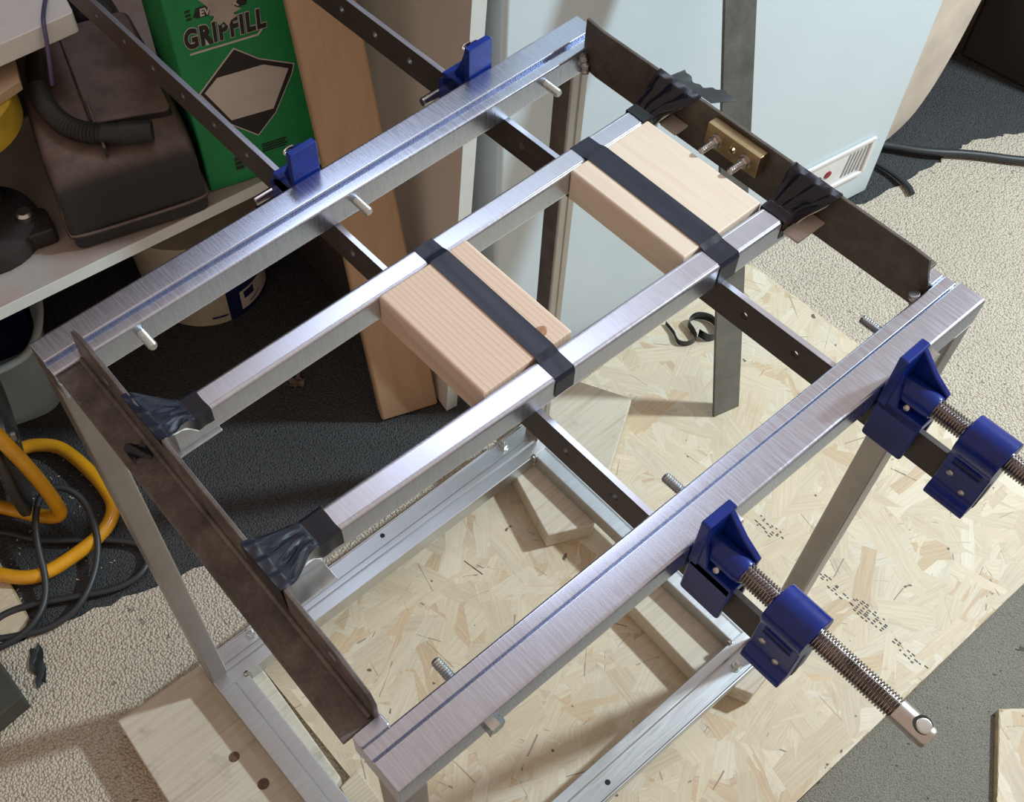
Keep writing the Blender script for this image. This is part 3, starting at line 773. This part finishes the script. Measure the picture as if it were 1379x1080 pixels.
for x, z, r_, mt in ((-.150, .130, .0085, plain('red_lamp', (.22, .01, .025), .3)), (-.173, .127, .0075, plain('green_lamp', (.01, .06, .05), .3))):
    obj('indicator_lamp', MB().lathe([(0, r_), (.002, r_), (.0035, r_*.6)], (x, -.002, z), (0, -1, 0), 20), mt, g, local=True)

cp = [(1.725, -.905), (1.80, -.905), (1.86, -.885), (1.90, -.83), (1.93, -.74), (1.955, -.60), (1.99, -.25), (1.725, -.25)]
finish(obj('cream_cushion', MB().prism(fillet(cp, .03, 3), 'y', .62, .98), M_CREAM, None, bevel=.02, seg=4), 'cream padded panel with a rounded foot standing behind the freezer', 'cushion')

def slab(name, label, cat, b0, b1, t0, t1, back, mat, grp=None, bevel=.002):
    """board from bottom edge b0-b1 to top edge t0-t1 with a thickness vector"""
    P = [Vector(q) for q in (b0, b1, t1, t0)]; B = Vector(back)
    mb = MB().add(P + [p+B for p in P], [(0,1,2,3),(7,6,5,4),(0,4,5,1),(1,5,6,2),(2,6,7,3),(3,7,4,0)])
    return finish(obj(name, mb, mat, None, bevel=bevel), label, cat, grp)
wb = slab('white_board', 'white melamine board standing on edge against the side of the freezer', 'board', (.634, .712, -.914), (.656, .709, -.914), (.706, .712, .150), (.728, .709, .150), (.07, .46, 0), M_SHADEFACE)
slab('pine_board', 'tan pine board leaning in front of the green box', 'board', (.530, .771, -.914), (.632, .733, -.914), (.5413, .917, .0), (.626, .888, .0), (.010, .027, .002), M_PLY, bevel=.004)
obj('lit_edge', MB().add([(.6335, .7112, -.914), (.6565, .7082, -.914), (.7285, .7082, .150), (.7055, .7112, .150), (.634, .713, -.914), (.656, .710, -.914), (.728, .710, .150), (.706, .713, .150)], [(0,1,2,3),(7,6,5,4),(0,4,5,1),(1,5,6,2),(2,6,7,3),(3,7,4,0)]), M_MELA, wb)  # same white board, its edge kept in the lit tone

def cable(name, label, pts, r_, mat, parent=None):
    o = obj(name, MB().tube(pts, r_, 10, smooth=3), mat, parent)
    if parent is None: finish(o, label, 'cable')
    return o
cable('floor_cable', 'thick black cable trailing right from behind the freezer', [(1.70, .70, -.905), (1.77, .618, -.905), (1.816, .545, -.903), (1.885, .477, -.903), (1.945, .394, -.903), (2.08, .26, -.903)], .0085, M_RUBBER)
cable('floor_cable', 'thinner black cable curling past the corner of the freezer', [(1.72, .68, -.907), (1.715, .614, -.907), (1.722, .559, -.907), (1.712, .507, -.905), (1.70, .49, -.905)], .006, M_RUBBER)
slab('dark_cabinet', 'dark brown cabinet side in the far right corner', 'cabinet', (2.012, .80, -.914), (2.135, .69, -.914), (2.012, .80, .2), (2.135, .69, .2), (.20, .30, 0), M_BROWNWALL)
slab('brown_panel', 'dark brown panel at the far right edge', 'cabinet', (2.137, .688, -.914), (2.16, .42, -.914), (2.137, .688, .2), (2.16, .42, .2), (.22, .10, 0), M_BROWNWALL)

# ================================================================== SHELF AND WHAT STANDS ON IT
sh = thing('shelf', 'dusty low white shelf along the left wall', 'shelf', (.0613, 1.0327, -.915), math.radians(-6))
obj('shelf_board', MB().box(-.75, .60, 0, .56, .445, .465), M_SHELF, sh, bevel=.001, local=True)
obj('front_edging', MB().box(-.75, .60, -.0016, .0002, .4445, .4655), M_MELA, sh, local=True)
obj('side_panel', MB().box(.580, .598, .02, .56, 0, .445), M_BROWNWALL, sh, local=True)
obj('side_panel', MB().box(-.75, -.732, .02, .56, 0, .445), M_BROWNWALL, sh, local=True)
obj('back_panel', MB().box(-.75, .60, .545, .56, 0, .445), M_BROWNWALL, sh, local=True)

# green carton -----------------------------------------------------------------
gx = thing('carton', 'green cardboard carton of gap filler with a torn label', 'box', (.4264, 1.0187, -.4495), math.radians(-16.4))
GB = obj('carton_body', MB().box(-.002, .182, 0, .22, 0, .372), M_GREEN, gx, bevel=.003, local=True)
def face_poly(name, pts, mat, y, parent):
    return obj(name, MB().prism([(a, b) for a, b in pts], 'y', y-.0003, y+.0003), mat, parent, smooth=0, local=True)
M_LABEL = plain('label_card', (.58, .52, .49), .7, 0, .05)
dia = [(.079, .240), (.111, .212), (.159, .187), (.154, .172), (.121, .114), (.089, .083), (.052, .118), (.019, .184)]
cen = (.088, .162)
gr = lambda pts, k: [(cen[0]+(a-cen[0])*k, cen[1]+(b-cen[1])*k) for a, b in pts]
face_poly('label_outline', gr(dia, 1.035), M_LABEL, -.0005, gx)
face_poly('label_panel', dia, M_INK, -.0010, gx)
face_poly('label_window', [(.047, .203), (.116, .202), (.151, .183), (.119, .122), (.054, .124), (.025, .184)], M_LABEL, -.0015, gx)
def text(body, size, mat, x, z, y, name, parent, bold=0.0, shear=0.0, sx=1.0, rot=0.0, space=1.0):
    cu = bpy.data.curves.new(name, 'FONT'); cu.body = body; cu.size = size; cu.extrude = .0002; cu.offset = bold; cu.shear = shear; cu.space_character = space
    tmp = bpy.data.objects.new(name, cu); C.objects.link(tmp)
    dg = bpy.context.evaluated_depsgraph_get(); me = bpy.data.meshes.new_from_object(tmp.evaluated_get(dg))
    bpy.data.objects.remove(tmp); me.name = name
    o = bpy.data.objects.new(name, me); C.objects.link(o); me.materials.clear(); me.materials.append(mat)
    o.parent = parent; o.location = (x, y, z); o.rotation_euler = (math.radians(90), -rot, 0); o.scale = (sx, 1, 1)
    return o
text('GRIPFILL', .040, M_LABEL, .014, .262, -.0006, 'lettering_outline', gx, bold=.0032, shear=.10, sx=.66, space=1.16)
text('GRIPFILL', .040, M_INK, .014, .262, -.0012, 'lettering', gx, bold=.0019, shear=.10, sx=.66, space=1.16)
face_poly('underline', [(.018, .2535), (.116, .2535), (.130, .268), (.130, .265), (.117, .2505), (.018, .2505)], M_LABEL, -.0006, gx)
face_poly('name_band', [(.034, .306), (.040, .318), (.112, .318), (.108, .303), (.040, .303)], M_INK, -.0006, gx)
for k in range(3):
    face_poly('arrow_bar', [(.024, .3035+.006*k), (.031, .3035+.006*k), (.032, .3065+.006*k), (.025, .3065+.006*k)], M_INK, -.0006, gx)
text('EVO-STIK', .015, M_LABEL, .043, .3055, -.0012, 'lettering', gx, bold=.0006, shear=.15, sx=.86)
rnd = random.Random(2)
tear = [(.044, .332), (.052, .322), (.058, .311), (.055, .304), (.062, .300), (.057, .293), (.064, .291), (.066, .284), (.073, .288), (.078, .278), (.083, .287), (.092, .291), (.088, .297), (.100, .300), (.092, .306), (.086, .311), (.098, .314), (.090, .322), (.086, .332)]
face_poly('torn_patch', tear, M_PAPER, -.0018, gx)
for k in range(4): face_poly('small_print', [(.091, .062-.0045*k), (.132-.004*(k % 2), .062-.0045*k), (.132-.004*(k % 2), .0598-.0045*k), (.091, .0598-.0045*k)], M_INK, -.0006, gx)
for k in range(3): face_poly('small_print', [(.045, .052-.009*k), (.058, .052-.009*k), (.058, .046-.009*k), (.045, .046-.009*k)], M_INK, -.0006, gx)

# black plastic housing with a hose on it -----------------------------------------
tl = thing('dust_box', 'black dusty plastic power-tool housing with a ribbed hose', 'tool', (.203, 1.050, -.4495), math.radians(-17))
def tool_sec(y, z0, z1, x0, x1, r_):
    return [(a, y, b) for a, b in fillet([(x0, z0), (x1, z0), (x1, z1), (x0, z1)], r_, 4)]
secs = [(0, .004, .090, .010, .202, .012), (.004, 0, .118, .002, .210, .016), (.020, 0, .135, .001, .211, .020), (.060, 0, .141, 0, .212, .02), (.20, 0, .146, .004, .208, .02), (.31, 0, .150, .010, .200, .02), (.318, .01, .14, .02, .19, .02)]
mb = MB(); n = None
rings = [tool_sec(*s_) for s_ in secs]; n = len(rings[0])
vs = [p for r_ in rings for p in r_]
fs = [(k*n+i, k*n+(i+1) % n, (k+1)*n+(i+1) % n, (k+1)*n+i) for k in range(len(rings)-1) for i in range(n)] + [tuple(range(n)), tuple(range((len(rings)-1)*n, len(rings)*n))]
body = obj('housing', mb.add(vs, fs), M_DUSTY, tl, smooth=50, local=True)
obj('foot_lip', MB().tube([(.001, .10, .030), (-.002, .012, .030), (.004, -.003, .030), (.106, -.004, .030), (.206, -.003, .030), (.213, .012, .030), (.211, .10, .030)], .0035, 8, smooth=2), M_DUSTY, body, local=True)
obj('rib', MB().box(.088, .092, .020, .13, .138, .156), M_DUSTY, body, bevel=.001, local=True)
obj('raised_panel', MB().prism(fillet([(.085, .08), (.200, .06), (.196, .29), (.085, .30)], .012, 3), 'z', .138, .153), M_DUSTY, body, bevel=.004, local=True)
hp = [Vector(q) for q in [(.045, .250, .160), (.031, .190, .160), (.032, .134, .160), (.048, .082, .160), (.078, .052, .159), (.117, .036, .158), (.145, .028, .157)]]
H = MB(); path = hp
for _ in range(4):
    Q = [path[0]]
    for i in range(len(path)-1): Q += [path[i]*.75+path[i+1]*.25, path[i]*.25+path[i+1]*.75]
    path = Q + [path[-1]]
H.tube(path, lambda t: .0145 + (.0014*(1 if int(t*110) % 2 else -1) if .25 < t < .70 else 0), 16)
obj('hose', H, M_BLACKPL, tl, local=True)
obj('hose_cuff', MB().lathe([(0, .0165), (.045, .0150), (.0455, .0120), (.030, .0115)], (.118, .0360, .158), (1, -.30, -.02), 20), M_BLACKPL, tl, local=True)

def lump(u, v):
    a = 2*math.pi*v; r_ = math.sin(u*math.pi/2*.98+.02)*(1+.12*math.sin(3*a+1)+.08*math.sin(5*a)); return (.470+.055*r_*math.cos(a), 1.43+.085*r_*math.sin(a), -.4494+.11*(1-u**2)*(1+.15*math.sin(4*a+u*5)))
finish(obj('dark_infill', MB().sheet(lump, 14, 28, .001), M_BLACKPL, None, smooth=70), 'added dark bag behind the green carton', 'infill')  # lump added to darken the gap behind the carton
finish(obj('black_machine', MB().prism(fillet([(.10, 1.37), (.34, 1.36), (.35, 1.55), (.10, 1.55)], .02, 3), 'z', -.4495, -.2045), M_BLACKPL, None, bevel=.006), 'black machine body supporting the white slab behind the hose', 'machine')
wbx = finish(obj('white_slab', MB().prism(fillet([(.02, 1.190), (.254, 1.174), (.358, 1.166), (.415, 1.40), (.02, 1.48)], .006, 3), 'z', -.204, -.172), M_WHITEPL, None, bevel=.002), 'flat white foam slab in the top left corner', 'foam slab')
cable('thin_cable', 'thin violet-grey cable hanging over the white foam slab', [(.385, 1.27, -.165), (.352, 1.225, -.1675), (.330, 1.195, -.1675), (.316, 1.172, -.1655), (.310, 1.1615, -.172), (.306, 1.1595, -.190), (.300, 1.158, -.215), (.292, 1.16, -.255)], .0032, plain('violet_cable', (.10, .09, .20), .4))

vc = thing('bench_vice', 'black cast-iron vice base at the left edge of the shelf', 'vice', (.12, 1.17, -.4495))
obj('base_casting', MB().lathe([(0, .080), (.018, .082), (.030, .078), (.034, .060), (.040, .040)], (.118, 1.165, -.4495), (0, 0, 1), 28), M_DARKMETAL, vc)
obj('post', MB().lathe([(0, .036), (.04, .030), (.105, .030), (.115, .040), (.119, .040)], (.135, 1.20, -.42), (.10, .12, 1), 20), M_BLACKPL, vc)
obj('bolt_head', MB().lathe([(0, .013), (.010, .013), (.014, .009)], (.172, 1.130, -.417), (0, 0, 1), 18), M_WORN, vc)
obj('lug', MB().prism(fillet([(.140, 1.10), (.196, 1.085), (.206, 1.135), (.155, 1.165)], .012, 3), 'z', -.4495, -.420), M_DARKMETAL, vc, bevel=.004)
yt = thing('yellow_tin', 'yellow round tin above the black vice', 'tin', (.165, 1.225, -.299))
obj('tin_body', MB().lathe([(0, .088), (.003, .094), (.05, .095), (.053, .092)], (.160, 1.228, -.299), (0, 0, 1), 36), plain('yellow_brown', (.50, .34, .03), .45, 0, .2), yt)
finish(obj('card_piece', MB().prism([(.10, 1.175), (.205, 1.158), (.252, 1.166), (.290, 1.272), (.10, 1.30)], 'z', -.2455, -.230), plain('kraft_card', (.48, .34, .22), .75), None, bevel=.001), 'kraft cardboard piece lying on the yellow tin', 'cardboard')
finish(obj('black_tray', MB().prism(fillet([(.12, 1.222), (.235, 1.212), (.272, 1.285), (.12, 1.32)], .01, 3), 'z', -.2295, -.205), M_BLACKPL, None, bevel=.003), 'black plastic tray on the cardboard piece', 'tray')

# ================================================================== UNDER THE SHELF
bk = thing('bucket', 'pale blue square plastic bucket with a handle under the shelf', 'bucket', (.031, 1.322, -.9185), math.radians(-17))
def sq_ring(h, r_, z, n=40, e=.42):
    return [(math.copysign(abs(math.cos(2*math.pi*i/n))**e, math.cos(2*math.pi*i/n))*h, math.copysign(abs(math.sin(2*math.pi*i/n))**e, math.sin(2*math.pi*i/n))*h, z) for i in range(n)]
def ring_mesh(rings, cap_first=True, cap_last=False):
    n = len(rings[0]); vs = [p for r_ in rings for p in r_]
    fs = [(k*n+i, k*n+(i+1) % n, (k+1)*n+(i+1) % n, (k+1)*n+i) for k in range(len(rings)-1) for i in range(n)]
    if cap_first: fs.append(tuple(range(n)))
    if cap_last: fs.append(tuple(range((len(rings)-1)*n, len(rings)*n)))
    return MB().add(vs, fs)
obj('pail', ring_mesh([sq_ring(.108, 0, 0), sq_ring(.112, 0, .004), sq_ring(.124, 0, .182), sq_ring(.130, 0, .184), sq_ring(.130, 0, .192), sq_ring(.120, 0, .192), sq_ring(.106, 0, .01)], True, True), M_BUCKET, bk, smooth=50, local=True)
obj('handle', MB().tube([(-.01, -.134, .186), (.05, -.142, .196), (.105, -.134, .205), (.140, -.06, .212), (.140, .03, .205)], .0075, 10, smooth=3), plain('pale_handle', (.46, .53, .55), .4), bk, local=True)
obj('handle_hub', MB().lathe([(0, .018), (.006, .017)], (-.01, -.133, .186), (0, -1, .1), 20), plain('pale_handle', (.46, .53, .55), .4), bk, local=True)
obj('contents', ring_mesh([sq_ring(.100, 0, .10), sq_ring(.108, 0, .170)], False, True), M_NAVY, bk, local=True)
pb = thing('paint_tub', 'round cream tub with a navy label under the shelf', 'tub', (.478, 1.265, -.9185))
obj('tub_body', MB().lathe([(0, .112), (.006, .118), (.22, .128), (.225, .133), (.24, .133)], (.478, 1.265, -.9185), (0, 0, 1), 48), M_TUB, pb)
def arc_label(name, a0, a1, z0, z1, mat, dr, par, top=None):
    def fn(u, v):
        a = math.radians(a0+(a1-a0)*v); z = z0+(z1-z0)*u; r_ = .118 + .010*((z+.9185-.006)/.214) + dr
        return (.478+r_*math.cos(a), 1.265+r_*math.sin(a), z)
    return obj(name, MB().sheet(fn, 6, 18, .0003), mat, par)
arc_label('label', -101, 20, -.912, -.72, M_NAVY, .0009, pb)
arc_label('emblem', -88, -46, -.897, -.845, M_LABEL, .0016, pb)
arc_label('emblem_window', -84, -72, -.870, -.850, M_NAVY, .0022, pb)
def emb(u, v):
    t = u; a = math.radians(-78 + 26*t); z = -.889 + .034*t*t; r_ = .1215
    return (.478+r_*math.cos(a), 1.265+r_*math.sin(a), z + .003*v)
obj('emblem_stroke', MB().sheet(emb, 12, 1, .0003), M_NAVY, pb)
arc_label('printed_mark', -118, -103, -.892, -.888, M_NAVY, .0016, pb)

# ================================================================== CABLE REEL
rl = thing('cable_reel', 'yellow tubular cable reel stand with black drum on the dark carpet', 'cable reel', (-.05, 1.02, -.9185))
obj('base_tube', MB().tube([(-.24, 1.15, -.898), (-.10, 1.155, -.898), (-.005, 1.150, -.898), (.036, 1.12, -.898), (.053, 1.085, -.898), (.064, 1.002, -.898), (.060, .930, -.898), (.017, .898, -.898), (-.047, .893, -.898), (-.104, .895, -.898), (-.143, .916, -.898), (-.20, 1.00, -.898), (-.28, 1.10, -.898)], .0125, 14, smooth=3), M_YELLOW, rl)
obj('upright_tube', MB().tube([(-.075, .975, -.40), (-.050, .967, -.55), (-.028, .960, -.72), (-.022, .957, -.835), (-.026, .955, -.868), (-.050, .985, -.885), (-.10, 1.06, -.888)], .0125, 14, smooth=3), M_YELLOW, rl)
dc, dd = Vector((-.020, 1.060, -.745)), Vector((.93, -.36, -.06)).normalized()
obj('drum', MB().lathe([(-.10, .060), (-.015, .060)], dc, dd, 32), M_BLACKPL, rl)
obj('drum_flange', MB().lathe([(0, .128), (.002, .135), (.010, .136), (.013, .130), (.013, .118), (.008, .112), (.008, .05), (.016, .045), (.016, .01)], dc - dd*.015, dd, 48), M_BLACKPL, rl)
obj('hub_bolt', MB().lathe([(0, .014), (.008, .014), (.012, .006)], dc + dd*.002, dd, 16), M_WORN, rl)
cz = -.908
obj('cable', MB().tube([(-.24, 1.12, cz), (-.12, 1.029, cz), (-.082, .966, cz), (-.022, .915, cz+.004), (.038, .866, cz), (.060, .825, cz), (.029, .792, cz), (-.021, .795, cz), (-.087, .831, cz), (-.162, .874, cz), (-.215, .885, cz), (-.235, .855, cz), (-.197, .832, cz), (-.145, .806, cz), (-.078, .808, cz+.006), (-.007, .870, cz+.012), (.024, .951, cz+.040), (.003, .998, cz+.060), (-.038, 1.004, cz+.060), (-.080, .955, cz+.040), (-.112, .866, cz+.012), (-.160, .826, cz+.008), (-.225, .828, cz), (-.33, .87, cz)], .0062, 10, smooth=3), M_RUBBER, rl)

# bits in the lower left
finish(obj('dark_block', MB().prism(fillet([(-.240, .806), (-.240, .712), (-.45, .69), (-.45, .84)], .003, 2), 'z', -.9135, -.868), M_OLIVE, None, bevel=.002), 'dark olive-grey block at the left edge on the beige carpet', 'block')
def leaf(u, v): return (-.186 - .020*u + (.014-.010*abs(u-.4))*(v-.5)*1.8 + .003*math.sin(u*11), .797 - .064*u + .004*math.sin(v*8+u*9), -.9120 + .003*math.sin(u*5+v*3)**2)
finish(obj('cloth_scrap', MB().sheet(leaf, 12, 5, .0005), plain('dark_green_scrap', (.016, .024, .024), .6), None), 'small dark ragged scrap lying on the beige carpet', 'scrap')

# sawdust flecks and shavings on the dark carpet
rnd = random.Random(21); mb = MB()
for k in range(90):
    x = rnd.uniform(-.22, .06); y = rnd.uniform(.85, 1.12); a = rnd.uniform(0, 3.1); l_ = rnd.uniform(.002, .006); w_ = rnd.uniform(.0008, .0025)
    ca, sa = math.cos(a), math.sin(a)
    q = [(x+ca*u*l_-sa*v*w_, y+sa*u*l_+ca*v*w_) for u, v in ((-.5, -.5), (.5, -.4), (.5, .5), (-.4, .5))]
    mb.prism(q, 'z', -.9188, -.9180)
finish(obj('wood_shavings', mb, plain('pale_shaving', (.55, .48, .38), .8), None, smooth=0), 'pale sawdust flecks scattered under the yellow reel', 'sawdust', kind='stuff')
def crumple(u, v): return (.450+.028*u+.004*math.sin(v*9), .935+.024*v+.004*math.sin(u*8), -.9180+.008*abs(math.sin(u*5+v*4)))
finish(obj('crumpled_scrap', MB().sheet(crumple, 8, 8, .0005), plain('brown_scrap', (.16, .12, .10), .8), None, smooth=60), 'small crumpled brown scrap on the dark carpet', 'scrap')
